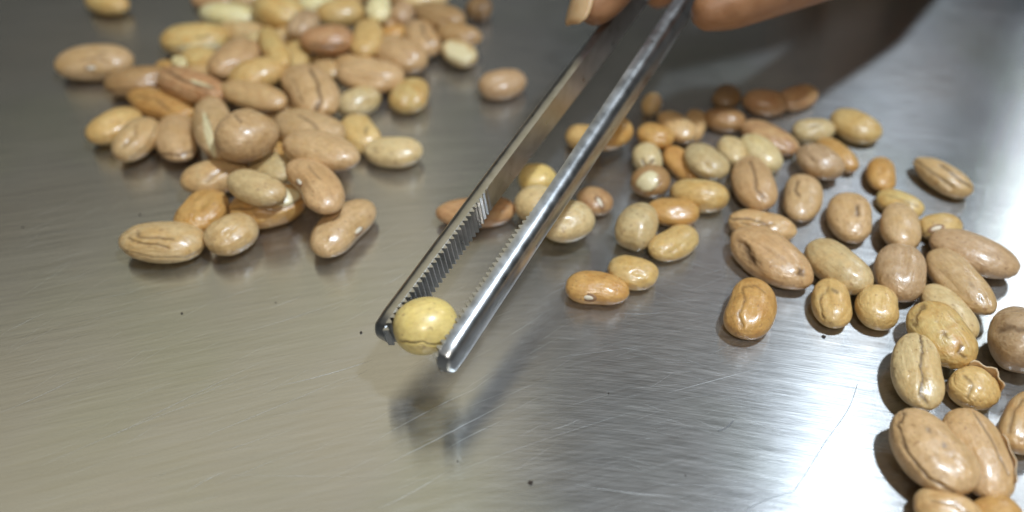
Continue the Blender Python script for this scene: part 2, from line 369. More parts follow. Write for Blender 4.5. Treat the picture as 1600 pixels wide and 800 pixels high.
h(548, -8, 72, 34, 8, 'tan', 'light tan bean at the back of the heap behind a glossy yellow-tan bean')
h(612, -12, 70, 34, -5, 'tan', 'tan bean at the back rim of the heap between a pale bean and open steel')
h(666, -4, 74, 30, 6, 'cream', 'cream bean at the far rim of the heap behind a broad brown bean')
h(168, 4, 66, 34, -8, 'two', 'lone yellow-orange bean cut by the far edge, away from the heap')
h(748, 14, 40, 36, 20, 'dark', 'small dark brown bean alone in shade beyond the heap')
h(495, 8, 62, 30, 0, 'pale', 'pale yellow bean near the back of the heap beside a mauve grey one')
h(592, 14, 42, 38, 70, 'pale', 'small pale yellow bean at the back of the heap above a round orange-yellow bean')
h(435, 18, 82, 52, -18, 'two', 'plump tan bean with an orange underside at the back of the heap', lift=.2)
h(360, 24, 94, 36, -6, 'pale', 'long pale yellow bean lying flat at the back corner of the heap')
h(628, 24, 46, 38, 65, 'mauve', 'small mauve tan bean standing on end near the back of the heap')
h(687, 25, 76, 40, -14, 'brown', 'broad dull brown bean at the far outer side of the heap')
h(718, 55, 68, 34, -10, 'brown', 'orange brown bean resting against an olive cut bean at the outer side of the heap')
h(532, 20, 72, 42, 2, 'yellow', 'glossy yellow-tan bean across the upper middle of the heap', lift=.15)
h(474, 38, 54, 40, 35, 'mauve', 'mauve grey bean with a white shine in the upper middle of the heap', cracks=[([(-.5, .1), (.4, .2)], .05, .03, .5)])
h(378, 50, 80, 34, -4, 'tan', 'tan bean bridging a pale yellow bean and an opened yellow bean')
h(303, 62, 104, 48, 4, 'two', 'opened tan and yellow bean with a bright yellow seam at the outer heap corner', cracks=[([(.1, .1), (.45, .15)], .08, .05, .7), ([(-.9, -.35), (-.2, -.5), (.6, -.3)], .05, .05, .3)], patches=[(.1, -.45, .7, .2)])
h(410, 66, 60, 36, 10, 'cream', 'pale shiny bean wedged in the middle of the heap under an orange one')
h(614, 52, 44, 24, 8, 'orange', 'tiny orange bean squeezed between a round orange-yellow and a pinkish seamed bean')
h(428, 74, 72, 36, -58, 'two', 'steep orange-yellow bean in the middle of the heap leaning on a small yellow bean', lift=.3)
h(511, 62, 80, 42, 2, 'red', 'tan bean with a reddish torn underside in the middle of the heap', wrinkle=.03, cracks=[([(-.6, -.3), (0, -.5), (.6, -.4)], .09, .06, .6)], lift=.2)
h(573, 60, 58, 48, 70, 'yellow', 'round orange-yellow bean standing upright in the heap beside the red-bottomed bean', lift=.2)
h(660, 60, 62, 46, -48, 'pink', 'pinkish bean with a dark slanting seam near the outer side of the heap', cracks=[([(-.7, .35), (-.1, .2), (.5, .45)], .06, .06, .8)], lift=.1)
h(717, 83, 56, 36, -20, 'olive', 'halved bean showing its flat olive inner face at the outer edge of the heap', flat=.45, patches=[(0, 0, .78, .78)], kidney=.03)
h(318, 92, 66, 34, -8, 'two', 'olive-yellow bean with a brown underside tucked under a mauve bean', kidney=.05)
h(464, 88, 48, 40, 80, 'yellow', 'small round yellow-green bean low in the middle of the heap', lift=.15)
h(366, 92, 86, 52, 22, 'pink', 'shiny mauve pink bean leaning over an olive-yellow bean in the heap', lift=.3)
h(510, 102, 48, 34, -40, 'tan', 'small tan bean in a hollow of the heap behind a long pinkish bean')
h(556, 100, 66, 30, -4, 'tan', 'plain tan bean mostly hidden behind a long glossy pinkish bean')
h(627, 88, 80, 52, -12, 'pink', 'large smooth pinkish tan bean at the outer side of the heap', cracks=[])
h(147, 98, 120, 52, 3, 'pink', 'pinkish tan bean showing a cream hilum, lying apart from the outer side of the heap', cracks=[([(.1, .45), (.25, .5)], .06, .04, .6), ([(-.25, .15), (.15, .25), (.3, 0)], .07, .06, .25)], hilum=(-.08, -.27, 1), flip=True)
h(325, 118, 80, 30, -6, 'tan', 'tan bean lying under a wrinkled red-brown bean in the heap')
h(218, 127, 106, 44, 7, 'brown', 'smooth brown bean with a lengthwise seam at the outer end of the heap', cracks=[([(-.9, -.35), (-.2, -.45), (.8, -.4)], .05, .05, .5)], dents=[(.5, 0, .3, .3)])
h(402, 116, 88, 48, 14, 'yellow', 'glossy yellow-tan bean sitting high in the middle of the heap', lift=.35)
h(300, 134, 108, 46, -15, 'red', 'wrinkled reddish brown bean with a pale torn ridge in the heap', wrinkle=.05, cracks=[([(-.8, .35), (-.3, .1), (.5, .25)], .09, .09, .7), ([(.1, 0), (.5, -.05)], .05, .05, .9)], patches=[(.2, .3, .35, .12)], lift=.2)
h(484, 142, 96, 68, -38, 'pink', 'big mauve bean split by a deep curved groove in the heap', cracks=[([(-.75, .35), (-.45, -.1), (.1, -.45), (.65, -.5)], .07, .10, .75), ([(-.2, .5), (.5, .3)], .05, .04, .3)], lift=.1)
h(578, 118, 106, 48, -6, 'pink', 'long glossy pinkish bean with a white shine beside the orange-tipped bean', cracks=[([(-.8, .3), (0, .1), (.5, .15)], .06, .05, .2)])
h(396, 150, 104, 42, -14, 'tan', 'yellowish tan tapering bean lying in front of the glossy high bean', lift=.25, dents=[(-.3, .3, .3, .2)])
h(252, 163, 104, 44, -14, 'orange', 'orange-brown creased bean with a pointed end at the near side of the brown seamed bean', wrinkle=.035, cracks=[([(-.7, 0), (-.2, .2), (.3, -.2)], .08, .07, .5)])
h(560, 159, 68, 42, 18, 'olive', 'dull grey-tan bean at the edge of the heap beside the orange-tipped bean', wrinkle=.015)
h(641, 149, 64, 48, 25, 'two', 'small yellow bean with an orange tip, just clear of the heap')
h(786, 131, 72, 44, 8, 'mauve', 'single mauve brown bean alone on bare steel between heap and tweezers')
h(178, 197, 90, 48, 20, 'yellow', 'yellowish tan bean at the outermost near corner of the heap', dents=[(0, .2, .5, .3)])
h(212, 218, 80, 54, 36, 'tan', 'peach tan bean with a curved fold, leaning on the outermost yellowish bean', cracks=[([(-.5, .3), (.1, .1), (.5, .45)], .08, .07, .35), ([(-.8, -.4), (0, -.65), (.8, -.4)], .05, .04, .4)])
h(277, 216, 72, 64, -75, 'pink', 'rounded pinkish bean with a dark seam near its underside at the front of the heap', cracks=[([(.6, -.7), (.75, 0), (.6, .6)], .05, .06, .7)])
h(336, 200, 100, 58, -72, 'pink', 'pink bean with a broad pale cream split, pressed behind the large heart-topped bean', patches=[(.15, -.35, .75, .16)], cracks=[([(-.4, -.3), (.3, -.1), (.8, -.2)], .04, .05, .3)])
h(386, 212, 96, 74, 14, 'pink', 'largest smooth mauve-pink bean at the front of the heap', lump=.012, cracks=[([(-.7, .5), (-.45, .35)], .05, .05, .6)], lift=.15)
h(482, 203, 106, 60, -12, 'pink', 'broad pinkish bean with a dark slanting groove behind the smoothest long bean', cracks=[([(-.45, .45), (0, .35), (.35, .0), (.6, -.05)], .055, .07, .6)])
h(562, 208, 66, 54, -30, 'yellow', 'rounded yellow-tan bean with a small dark mark between two long beans', cracks=[([(-.1, .5), (.15, .25)], .06, .05, .7)])
h(420, 240, 56, 32, 28, 'orange', 'small orange-pink bean poking out below the largest mauve-pink bean')
h(502, 236, 116, 56, -11, 'pink', 'long smooth tan-pink bean on the near side of the heap, the smoothest one', lump=.008, wrinkle=0, lift=.1)
h(613, 237, 88, 46, 0, 'cream', 'cream bean with faint brown spots at the side of the heap facing the tweezers', cracks=[([(-.65, .1), (-.55, -.1)], .1, .04, .35)])
h(428, 262, 70, 44, -8, 'olive', 'olive cream bean with a dark nick, deep between the nearest beans', cracks=[([(.3, .4), (.5, .3)], .07, .05, .7)])
h(492, 290, 102, 62, -42, 'pink', 'curved pink-tan kidney bean showing its hilum hollow at the near tip of the heap', kidney=.25, flip=True, hilum=(-.37, -.62, 1), cracks=[([(-.6, .3), (-.1, .35)], .05, .04, .4)])
h(420, 322, 116, 60, 12, 'orange', 'orange-tan bean with a broken cream patch under a greenish tan bean', patches=[(.45, .25, .35, .42)], cracks=[([(-.9, .2), (-.3, 0), (.1, -.25), (.5, -.2), (.9, 0)], .06, .09, .55)], kc=.8)
h(337, 275, 108, 52, 12, 'tan', 'tan-yellow bean with a curved fold leaning against the greenish tan bean', cracks=[([(-.3, -.2), (.1, .2), (.5, .1)], .08, .07, .3), ([(.5, 0), (.7, -.15)], .06, .05, .4)], lift=.1)
h(400, 293, 90, 48, -16, 'olive', 'greenish tan bean lying on top at the near tip of the heap', lift=.3, tol=.14)
h(315, 332, 88, 58, 28, 'orange', 'sunken orange-brown bean with a reddish patch beside the foremost wrinkled bean', dents=[(0, 0, .55, .5), (.2, .2, .3, .2)], wrinkle=.03, flat=.2)
h(361, 366, 84, 56, 20, 'tan', 'short ridged tan bean beside the foremost wrinkled bean of the heap', wrinkle=.02)
h(254, 378, 130, 60, 1, 'tan', 'foremost tan bean of the heap with long curved grooves on top', kc=.62, cracks=[([(-.75, .1), (-.5, -.15), (-.1, -.12), (.15, -.3)], .05, .07, .6), ([(-.6, .4), (-.55, .15), (-.1, .2), (.2, .12)], .055, .07, .6), ([(-.9, -.45), (-.2, -.75), (.6, -.7), (.95, -.3)], .04, .03, .3)], wrinkle=.01)
h(536, 356, 114, 60, 38, 'pink', 'separate pinkish bean with a brown spot, nearest the jaws outside the heap', kidney=.13, flip=True, cracks=[([(.0, .55), (.15, .5)], .07, .05, .6)], hilum=(.2, -.66, 1), lump=.014)
h(281, 99, 28, 22, -50, 'pale', 'tiny cream chip of bean at the outer side of the heap', flat=.4)
# --- around the tweezers and the second spread
def g(*a, **k): k.setdefault('group', 'beans in the loose spread'); B(*a, **k)
g(1135, 150, 46, 38, 10, 'dark', 'small bean coloured dark for the shade under the hand, farthest of the spread')  # shade of the hand put into the coat colour
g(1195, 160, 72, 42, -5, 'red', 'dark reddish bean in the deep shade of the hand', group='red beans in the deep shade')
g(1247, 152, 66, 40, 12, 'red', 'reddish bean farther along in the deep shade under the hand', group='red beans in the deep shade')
g(1018, 163, 38, 32, 60, 'tan', 'tiny shaded bean against the far side of the tweezers')
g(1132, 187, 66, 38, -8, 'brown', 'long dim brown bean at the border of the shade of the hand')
g(1084, 197, 52, 38, 75, 'tan', 'dim tan bean upright behind a shiny tan bean near the tweezers')
g(1057, 198, 68, 42, -32, 'tan', 'shiny tan bean slanting over an orange one beside the tweezers', lift=.1)
g(1024, 212, 60, 40, -10, 'orange', 'glossy orange bean nearest the tweezers at the far side of the spread')
g(912, 215, 58, 42, -5, 'yellow', 'orange-yellow bean between the two tweezer arms, farther in')
g(953, 208, 74, 52, 15, 'orange', 'orange bean mostly behind the nearer tweezer arm')
g(1203, 215, 98, 42, -24, 'red', 'long reddish brown bean with a bright shine at the far side of the spread')
g(1272, 204, 68, 40, 4, 'olive', 'olive tan bean touching the yellow-orange bean at the far side of the spread', cracks=[([(-.2, .3), (.3, .35)], .08, .05, .5)])
g(1337, 197, 84, 50, -20, 'yellow', 'smooth yellow-orange bean at the far outer corner of the spread', lump=.01)
g(1308, 243, 78, 40, -32, 'orange', 'orange-tan bean lying behind a brown glossy bean')
g(1281, 252, 76, 54, -22, 'mauve', 'brown glossy bean in front of an orange-tan one in the spread', lift=.05)
g(1011, 248, 52, 46, -60, 'cream', 'small pale pinkish bean with a dark comma-shaped notch', cracks=[([(-.4, .1), (-.1, .4), (.25, .35), (.3, .1)], .08, .1, .9)])
g(1065, 256, 70, 40, -42, 'orange', 'orange-tan bean between the notched pale bean and a greenish cream bean')
g(1103, 252, 76, 50, -28, 'olive', 'greenish cream glossy bean in the inner part of the spread')
g(1189, 240, 76, 50, -38, 'cream', 'cream-yellow bean behind a large pinkish grooved bean')
g(1144, 237, 52, 42, -40, 'cream', 'small cream-yellow bean leaning on the large pinkish grooved bean')
g(1017, 284, 62, 52, 8, 'brown', 'two-tone brown bean with a tan cap, in front of the notched pale bean', patches=[(.1, .1, .5, .6)], cracks=[([(-.4, .5), (-.4, -.3)], .06, .04, .4)])
g(1092, 305, 94, 52, -8, 'yellow', 'long yellow-cream bean with a bright shine, inner part of the spread', kc=.85)
g(1178, 286, 88, 68, -62, 'pink', 'large pinkish bean with a long groove down its middle', cracks=[([(-.8, .1), (-.2, .15), (.25, .0), (.6, .25)], .07, .10, .6)], lift=.1)
g(1378, 272, 56, 48, -70, 'orange', 'small orange oval bean standing alone at the outer side of the spread')
g(1474, 277, 102, 46, -30, 'tan', 'separate tan bean with dark lengthwise stripes, outermost of the spread', cracks=[([(-.9, -.1), (-.3, -.15), (.4, -.15)], .09, .06, .6), ([(-.3, .6), (.2, .5), (.8, .45)], .08, .06, .8)])
g(1253, 310, 74, 66, 88, 'pink', 'round pinkish bean with a short dark notch near its top', cracks=[([(.65, .3), (.25, .35), (.1, .15)], .07, .09, .7)])
g(1406, 319, 78, 42, -18, 'two', 'orange-tan bean with a pale lengthwise stripe behind a pinkish upright bean', cracks=[([(-.6, .3), (.2, .35), (.7, .3)], .06, .05, .5)])
g(1329, 340, 82, 72, -60, 'pink', 'plump pinkish brown bean with a dark wedge mark', cracks=[([(-.4, .35), (-.1, .3)], .10, .09, .75)])
g(1470, 355, 70, 46, 0, 'yellow', 'yellow-orange bean with an oval hilum behind two long pink beans', hilum=(-.2, 0, 1))
g(1408, 355, 78, 64, -68, 'pink', 'pinkish bean upright between the wedge-marked bean and the long pink beans', lift=.08)
g(743, 331, 124, 50, 3, 'red', 'pinkish red bean crossed by the shadow of the farther jaw', lump=.01)
g(840, 280, 62, 48, -5, 'soy', 'small yellow bean with an orange side, seen between the tweezer arms', cracks=[([(-.5, .6), (-.45, -.5)], .05, .02, .2)])
g(846, 322, 84, 64, -12, 'cream', 'cream bean with a thin brown line, between the tweezer arms', cracks=[([(-.3, .2), (.1, .45), (.5, .5)], .05, .04, .7)], lift=.05)
g(886, 346, 86, 64, 8, 'cream', 'whitish plump bean emerging from behind the nearer tweezer arm', kidney=.02)
g(929, 314, 58, 44, -16, 'red', 'small salmon pink bean beside the whitish bean at the nearer arm', hilum=(-.2, -.2, .9))
g(1051, 331, 84, 46, -6, 'orange', 'bright orange bean behind the olive-cream upright bean', dents=[(.3, -.1, .3, .3)], cracks=[])
g(994, 355, 78, 64, 62, 'olive', 'olive-cream upright bean between an orange bean and the tweezers', wrinkle=.012)
g(1052, 380, 82, 52, 20, 'yellow', 'orange-tan bean in front of the bright orange bean', wrinkle=.01)
g(989, 426, 80, 52, -10, 'yellow', 'yellow-tan bean of the pair lying nearest the tweezers, the farther one', wrinkle=.015)
g(933, 451, 100, 54, -6, 'orange', 'orange-tan speckled bean of the pair nearest the tweezers, the nearer one', flip=True, hilum=(-.28, -.6, 1), wrinkle=.008)
g(1191, 354, 104, 50, -10, 'tan', 'tan bean with dark grooves, half hidden behind the bean with the hole', cracks=[([(-.9, .1), (-.5, .35), (-.1, .3), (.2, .1)], .08, .09, .7), ([(-.6, .0), (-.2, -.05), (.3, .3)], .06, .07, .5)])
g(1208, 404, 142, 76, -33, 'pink', 'large pinkish bean with a dark open hole in its side', cracks=[([(-.60, -.30), (-.42, -.50), (-.22, -.62)], .15, .22, .97), ([(-.80, -.3), (-.60, -.30)], .06, .04, .6), ([(.62, .3), (.68, .15)], .07, .05, .8)], lump=.012, kidney=.06)
g(1311, 417, 120, 66, -34, 'olive', 'olive tan smooth bean between the bean with the hole and a big mauve bean', lump=.012)
g(1408, 427, 92, 84, -62, 'mauve', 'big rounded mauve bean with a plain surface', lump=.012)
g(1523, 397, 150, 62, -20, 'mauve', 'long mauve-pink bean farthest of the two long parallel beans', lump=.01, kidney=.06)
g(1502, 441, 138, 64, -42, 'pink', 'long pinkish tan bean with two small pits, nearer of the two parallel beans', cracks=[([(.2, .3), (.25, .25)], .08, .04, .4), ([(.55, .2), (.6, .1)], .08, .04, .5)])
g(1172, 482, 96, 82, 78, 'orange', 'round orange bean with a crescent crease, alone on the steel', cracks=[([(.55, .5), (.2, .25), (-.3, .35), (-.65, .1)], .055, .06, .45), ([(.6, .45), (.75, 0), (.6, -.4)], .04, .04, .4)])
g(1300, 473, 80, 64, -70, 'yellow', 'small tan-orange bean with dark speckles and a folded edge', wrinkle=.015, cracks=[([(-.6, -.1), (-.1, -.6), (.6, -.5)], .06, .06, .4), ([(-.5, .1), (-.4, .3)], .08, .03, .6)])
g(1372, 480, 76, 68, -45, 'yellow', 'small round tan-orange bean next to the speckled folded one', wrinkle=.01)
g(1483, 488, 112, 58, -44, 'olive', 'greenish cream bean mostly hidden behind the orange creased bean', cracks=[([(.0, .3), (.3, .3)], .05, .04, .5)])
g(1473, 524, 124, 84, -40, 'two', 'large orange creased bean with dark nicks lying on the greenish cream bean', lift=.05, cracks=[([(-.9, .1), (-.75, -.35), (-.5, -.6)], .06, .08, .6), ([(.45, .3), (.6, .1), (.75, .15)], .05, .06, .7), ([(.0, .1), (.05, .05)], .06, .04, .6)], wrinkle=.02)
g(1590, 532, 108, 94, -60, 'mauve', 'brown-pink bean with a dark crescent, cut by the edge of the view', cracks=[([(-.7, .1), (-.3, -.3), (.3, -.35), (.6, -.2)], .09, .08, .6)])
g(1435, 581, 122, 84, -74, 'olive', 'tan bean with a long wavy crack down its coat', cracks=[([(-.95, .25), (-.5, .25), (-.15, .1), (.2, .15), (.6, -.05), (.8, .15)], .055, .07, .8)], patches=[])
g(1522, 607, 84, 66, -15, 'yellow', 'shrunken yellowish bean with torn curling seed coat', wrinkle=.03, coat=(-1.0, 1.0, .1, .75, .28), cracks=[([(-.6, .2), (-.1, .1), (.1, -.5)], .07, .07, .5)])
g(1602, 660, 100, 84, 70, 'tan', 'tan bean cut by the view edge, below the brown-pink crescent bean', cracks=[([(-.5, .4), (.1, .55), (.6, .4)], .07, .07, .5)])
g(1530, 712, 164, 92, -58, 'pink', 'big striped pink bean under the one with a ridge, with a peeling brown rim', cracks=[([(-.8, .45), (-.2, .6), (.5, .6)], .035, .05, .7)], wrinkle=.01, coat=(-.3, .9, .30, .62, .12))
g(1458, 707, 168, 100, -42, 'pink', 'biggest pinkish bean with a long raised ridge along its edge', lump=.012, cracks=[([(-.92, .1), (-.75, -.3), (-.2, -.6), (.4, -.62), (.85, -.3)], .04, .06, .75), ([(-.42, .35), (-.38, .33)], .06, .04, .7), ([(.0, .45), (.05, .4)], .05, .04, .7)], lift=.05)
g(1555, 806, 90, 66, -12, 'orange', 'orange bean with small dark dots cut off at the nearest edge', cracks=[([(-.6, .3), (-.5, .2)], .07, .04, .7)])
g(1482, 800, 116, 68, -22, 'tan', 'tan-pink bean with a crease, cut off at the nearest edge beside an orange one', cracks=[([(-.5, .2), (.1, .4), (.6, .2)], .06, .06, .5)])
B(665, 509, 103, 88, 14, 'soy', 'round yellow bean held between the serrated jaws, its coat split along the underside', group='held bean', lift=.95, fixed=True, kc=.93, kidney=.0, taper=.02, lump=.006, wrinkle=0, relief=.08, dents=(), pitch=0, roll=0, n=56,
  cracks=[([(-.85, -.30), (-.62, -.40), (-.45, -.52), (-.22, -.50), (-.05, -.66), (.2, -.74), (.5, -.70)], .030, .055, .75)])
#BEANS_END

def smooth_line(pl): return pl
placed = []
def build_beans():
    groups = 'beans spread over the steel surface'
    for i, (cx, cy, L, Wd, ang, tone, label, k) in enumerate(BEANS):
        r = random.Random(i * 7 + 3)
        kc = k.get('kc', r.uniform(.60, .74)); lift = k.get('lift', 0.0)
        pitch = math.radians(k.get('pitch', r.uniform(-4, 4))); roll = math.radians(k.get('roll', r.uniform(-7, 7)))
        while True:
            e, p = solve(cx, cy, L, Wd, ang, kc, pitch, roll, lift)
            x, y, a, b, yaw = p; _, z = project(*p, kc, pitch, roll, lift)
            R = rot(yaw, pitch, roll); c = kc * b
            pen = 0.0
            for (x2, y2, z2, a2, b2, c2, R2) in placed:
                if (x - x2) ** 2 + (y - y2) ** 2 + (z - z2) ** 2 > (max(a, b) + max(a2, b2)) ** 2: continue
                Q = (SPH[18][0] * np.array([a, b, c])) @ R.T + np.array([x - x2, y - y2, z - z2])
                q = np.linalg.norm((Q @ R2) / np.array([a2, b2, c2]), axis=1).min()
                pen = max(pen, (1 - q) * min(b2, c2))
            if pen < k.get('tol', .09) or lift > k.get('maxlift', 1.3) or k.get('fixed'): break
            lift += .06
        placed.append((x, y, z, a, b, c, R))
        n = k.get('n', 40 if L > 78 else 28 if L > 44 else 18)
        P, F, ck, pt = bean_shape(n, a, b, c, 100 + i, kidney=k.get('kidney', r.uniform(.04, .13)), taper=k.get('taper', r.uniform(.02, .09)),
                                  lump=k.get('lump', r.uniform(.010, .024)), wrinkle=k.get('wrinkle', r.uniform(0, .014)), cracks=k.get('cracks', ()),
                                  patches=k.get('patches', ()), dents=k.get('dents', [(r.uniform(-.5, .5), r.uniform(-.4, .5), r.uniform(.25, .5), r.uniform(.15, .3))] if r.random() < .6 else ()), flat=k.get('flat', 0), flip=k.get('flip', False), view=R.T @ nrm(CP - np.array([x, y, z])))
        me = put_mesh('bean', P, F, ck, pt, M_BEAN)
        o = bpy.data.objects.new('bean', me); COL.objects.link(o)
        o.matrix_world = Matrix.Translation((x, y, z)) @ Matrix(R.tolist()).to_4x4()
        ta, tb = TONES[tone]; q = 0.0 if tone in ('soy', 'pale', 'dark') else .08; ta = [c_ * (1 - q) + q * m_ for c_, m_ in zip(ta, (.58, .385, .215))]; tb = [c_ * (1 - q) + q * m_ for c_, m_ in zip(tb, (.53, .31, .14))]
        j = [r.uniform(.92, 1.08) for _ in range(2)]; hu = r.uniform(-.04, .04)
        o['tone_a'] = [1.04 * ta[0] * j[0], 1.0 * ta[1] * j[0] * (1 + hu), .83 * ta[2] * j[0] * (1 + 2 * hu)]; o['tone_b'] = [1.04 * tb[0] * j[1], 1.0 * tb[1] * j[1] * (1 + hu), .82 * tb[2] * j[1]]
        o['relief'] = k.get('relief', r.uniform(.45, .8))
        tag(o, label, 'bean', k.get('group', groups))
        if 'hilum' in k:
            vw = R.T @ nrm(CP - np.array([x, y, z])); vw = nrm(vw / np.array([a, b, c])); ux = nrm(np.array([1.0, 0, 0]) - vw * vw[0]); vx = np.cross(vw, ux)
            u_, v_ = k['hilum'][:2]; hilum(o, a, b, c, *(ux * u_ + vx * v_ + vw * math.sqrt(max(.02, 1 - u_ * u_ - v_ * v_))))
        if 'coat' in k: coat_flap(o, a, b, c, *k['coat'])
def hilum(par, a, b, c, u, v, w, side=1):
    # small cream scar with a dark rim, lying on the coat at direction (u,v,w)
    d = np.array([u, v, w], float); d /= np.linalg.norm(d)
    bm_co = np.zeros((len(par.data.vertices), 3)); 
    co = np.empty(len(par.data.vertices) * 3, np.float32); par.data.vertices.foreach_get('co', co); co = co.reshape(-1, 3)
    nn = co / np.array([a, b, c]); nn = nn / np.linalg.norm(nn, axis=1)[:, None]
    i = (nn @ d).argmax(); p = co[i]; nrm = p / np.array([a * a, b * b, c * c]); nrm /= np.linalg.norm(nrm)
    ex = np.array([1, 0, 0]) - nrm * nrm[0]; ex /= np.linalg.norm(ex); ey = np.cross(nrm, ex)
    for name, mat, sx, sy, h, base in (('hilum_rim', M_RING, .17, .085, .022, -.012), ('hilum', M_HILUM, .12, .05, .034, -.010)):
        V = []; F = []; N = 16; M = 5
        for m in range(M):
            t = m / (M - 1) * math.pi / 2
            for q in range(N):
                f = q / N * 2 * math.pi
                V.append(p + ex * sx * math.cos(t) * math.cos(f) + ey * sy * math.cos(t) * math.sin(f) + nrm * (base + h * math.sin(t)))
        for m in range(M - 1):
            for q in range(N): F.append((m * N + q, m * N + (q + 1) % N, (m + 1) * N + (q + 1) % N, (m + 1) * N + q))
        mesh_obj(name, V, F, mat, par)
def coat_flap(par, a, b, c, u0, u1, v0, v1, lift):
    # torn, curled piece of seed coat standing off the bean
    V = []; F = []; N, Mv = 12, 8
    for i in range(N):
        u = u0 + (u1 - u0) * i / (N - 1)
        for j in range(Mv):
            t = j / (Mv - 1); v = v0 + (v1 - v0) * t
            d = np.array([math.sin(u) * math.cos(v), math.cos(u) * math.cos(v), math.sin(v)])
            s = 1.015 + lift * t ** 2 * (1 + .35 * math.sin(i * 1.3)) 
            V.append(d * np.array([a, b, c]) * s)
    for i in range(N - 1):
        for j in range(Mv - 1): F.append((i * Mv + j, i * Mv + j + 1, (i + 1) * Mv + j + 1, (i + 1) * Mv + j))
    o = mesh_obj('seed_coat_flap', V, F, M_FLAP, par)
    md = o.modifiers.new('thick', 'SOLIDIFY'); md.thickness = .02
build_beans()
#TWEEZERS
# ------------------------------------------------------------------ tweezers
def tweezers():
    ZT = 1.45; ZB = 3.25
    tipR, farR = at(685, 548, ZT), at(1052, 0, ZB)          # upper inner edges of the two jaws
    tipL, farL = at(602, 506, ZT), at(981, 0, ZB)
    ax = nrm((farR - tipR) + (farL - tipL)); gap = nrm((tipR - tipL) - ax * ((tipR - tipL) @ ax))
    up = nrm(np.cross(gap, ax)); up = up if up[2] > 0 else -up
    joint = (farR + farL) / 2 + ax * 7.0
    root = empty('tweezers', tuple(joint)); tag(root, 'long steel tweezers with serrated jaws holding the yellow bean', 'tweezers')
    def arm(tip, far, out, H0):
        P = []  # stations: (centre point on the inner upper edge, height, thickness)
        L = np.linalg.norm(far - tip); N = 60
        e1 = joint + out * .10
        for i in range(N + 1):
            s = (i / N) ** 1.0 * (L + 7.0)
            if s <= L: c = tip + nrm(far - tip) * s
            else:
                t = (s - L) / 7.0; c1 = far + nrm(far - tip) * 3.0
                c = (1 - t) ** 2 * far + 2 * t * (1 - t) * c1 + t * t * e1
            P.append((s, c))
        extra = [tip + nrm(far - tip) * q for q in (-.12, -.115, -.10, -.07, -.03)]
        P = [(q, e) for q, e in zip((-.12, -.115, -.10, -.07, -.03), extra)] + P
        V = []; F = []; M = 15
        for s, c in P:
            H = H0 + .15 * min(1, max(0, s - 3) / 5); T = .27 + .03 * min(1, max(0, s) / 4)
            k = 1.0
            if s < .10: k = math.sqrt(max(0.05, 1 - ((.10 - s) / .225) ** 2))
            for m in range(M):
                if m < 4: o_, v_ = 0.0, -m / 3                     # flat inner face, from the top edge down
                else:
                    f = (m - 3) / (M - 3) * math.pi; o_ = abs(math.sin(f)) ** .62; cf = math.cos(f); v_ = -.5 - .5 * math.copysign(abs(cf) ** .7, cf)
                v_ = -.5 + (v_ + .5) * k
                V.append(c + out * (o_ * T * (.55 + .45 * k)) + up * v_ * H)
        n = len(P)
        for i in range(n - 1):
            for m in range(M): F.append((i * M + m, i * M + (m + 1) % M, (i + 1) * M + (m + 1) % M, (i + 1) * M + m))
        F.append(tuple(range(M))[::-1]); F.append(tuple((n - 1) * M + m for m in range(M)))
        V = [v - joint for v in V]
        o = mesh_obj('arm', V, F, M_TWZ, root)
        if out @ gap > 0: o.data.flip_normals()
        md = o.modifiers.new('edge', 'EDGE_SPLIT'); md.split_angle = math.radians(50)
        # jaw teeth: triangular ribs across the inner face
        d = nrm(far - tip); base = None; pitch = .112
        for i in range(30):
            s = -.04 + i * pitch; k = 1.0
            if s < .10: k = math.sqrt(max(0.05, 1 - ((.10 - s) / .225) ** 2))
            c = tip + d * s; h = H0 * k * .5 * .985; cc = c - up * H0 * .5; dep = .075 if i < 25 else .075 * (30 - i) / 6
            v = []
            for z in (1, -1):
                q = cc + up * h * z
                v += [q - d * pitch * .47 + out * .01, q + d * pitch * .47 + out * .01, q + d * pitch * .10 - out * dep, q - d * pitch * .10 - out * dep]
            mesh_obj('tooth', [x - joint for x in v], [(0, 1, 2, 3), (7, 6, 5, 4), (0, 4, 5, 1), (1, 5, 6, 2), (2, 6, 7, 3), (3, 7, 4, 0)], M_TWZ, o, smooth=False)
    arm(tipL, farL, -gap, .60); arm(tipR, farR, gap, .60)
    return ax, gap, up
TAX, TGAP, TUP = tweezers()

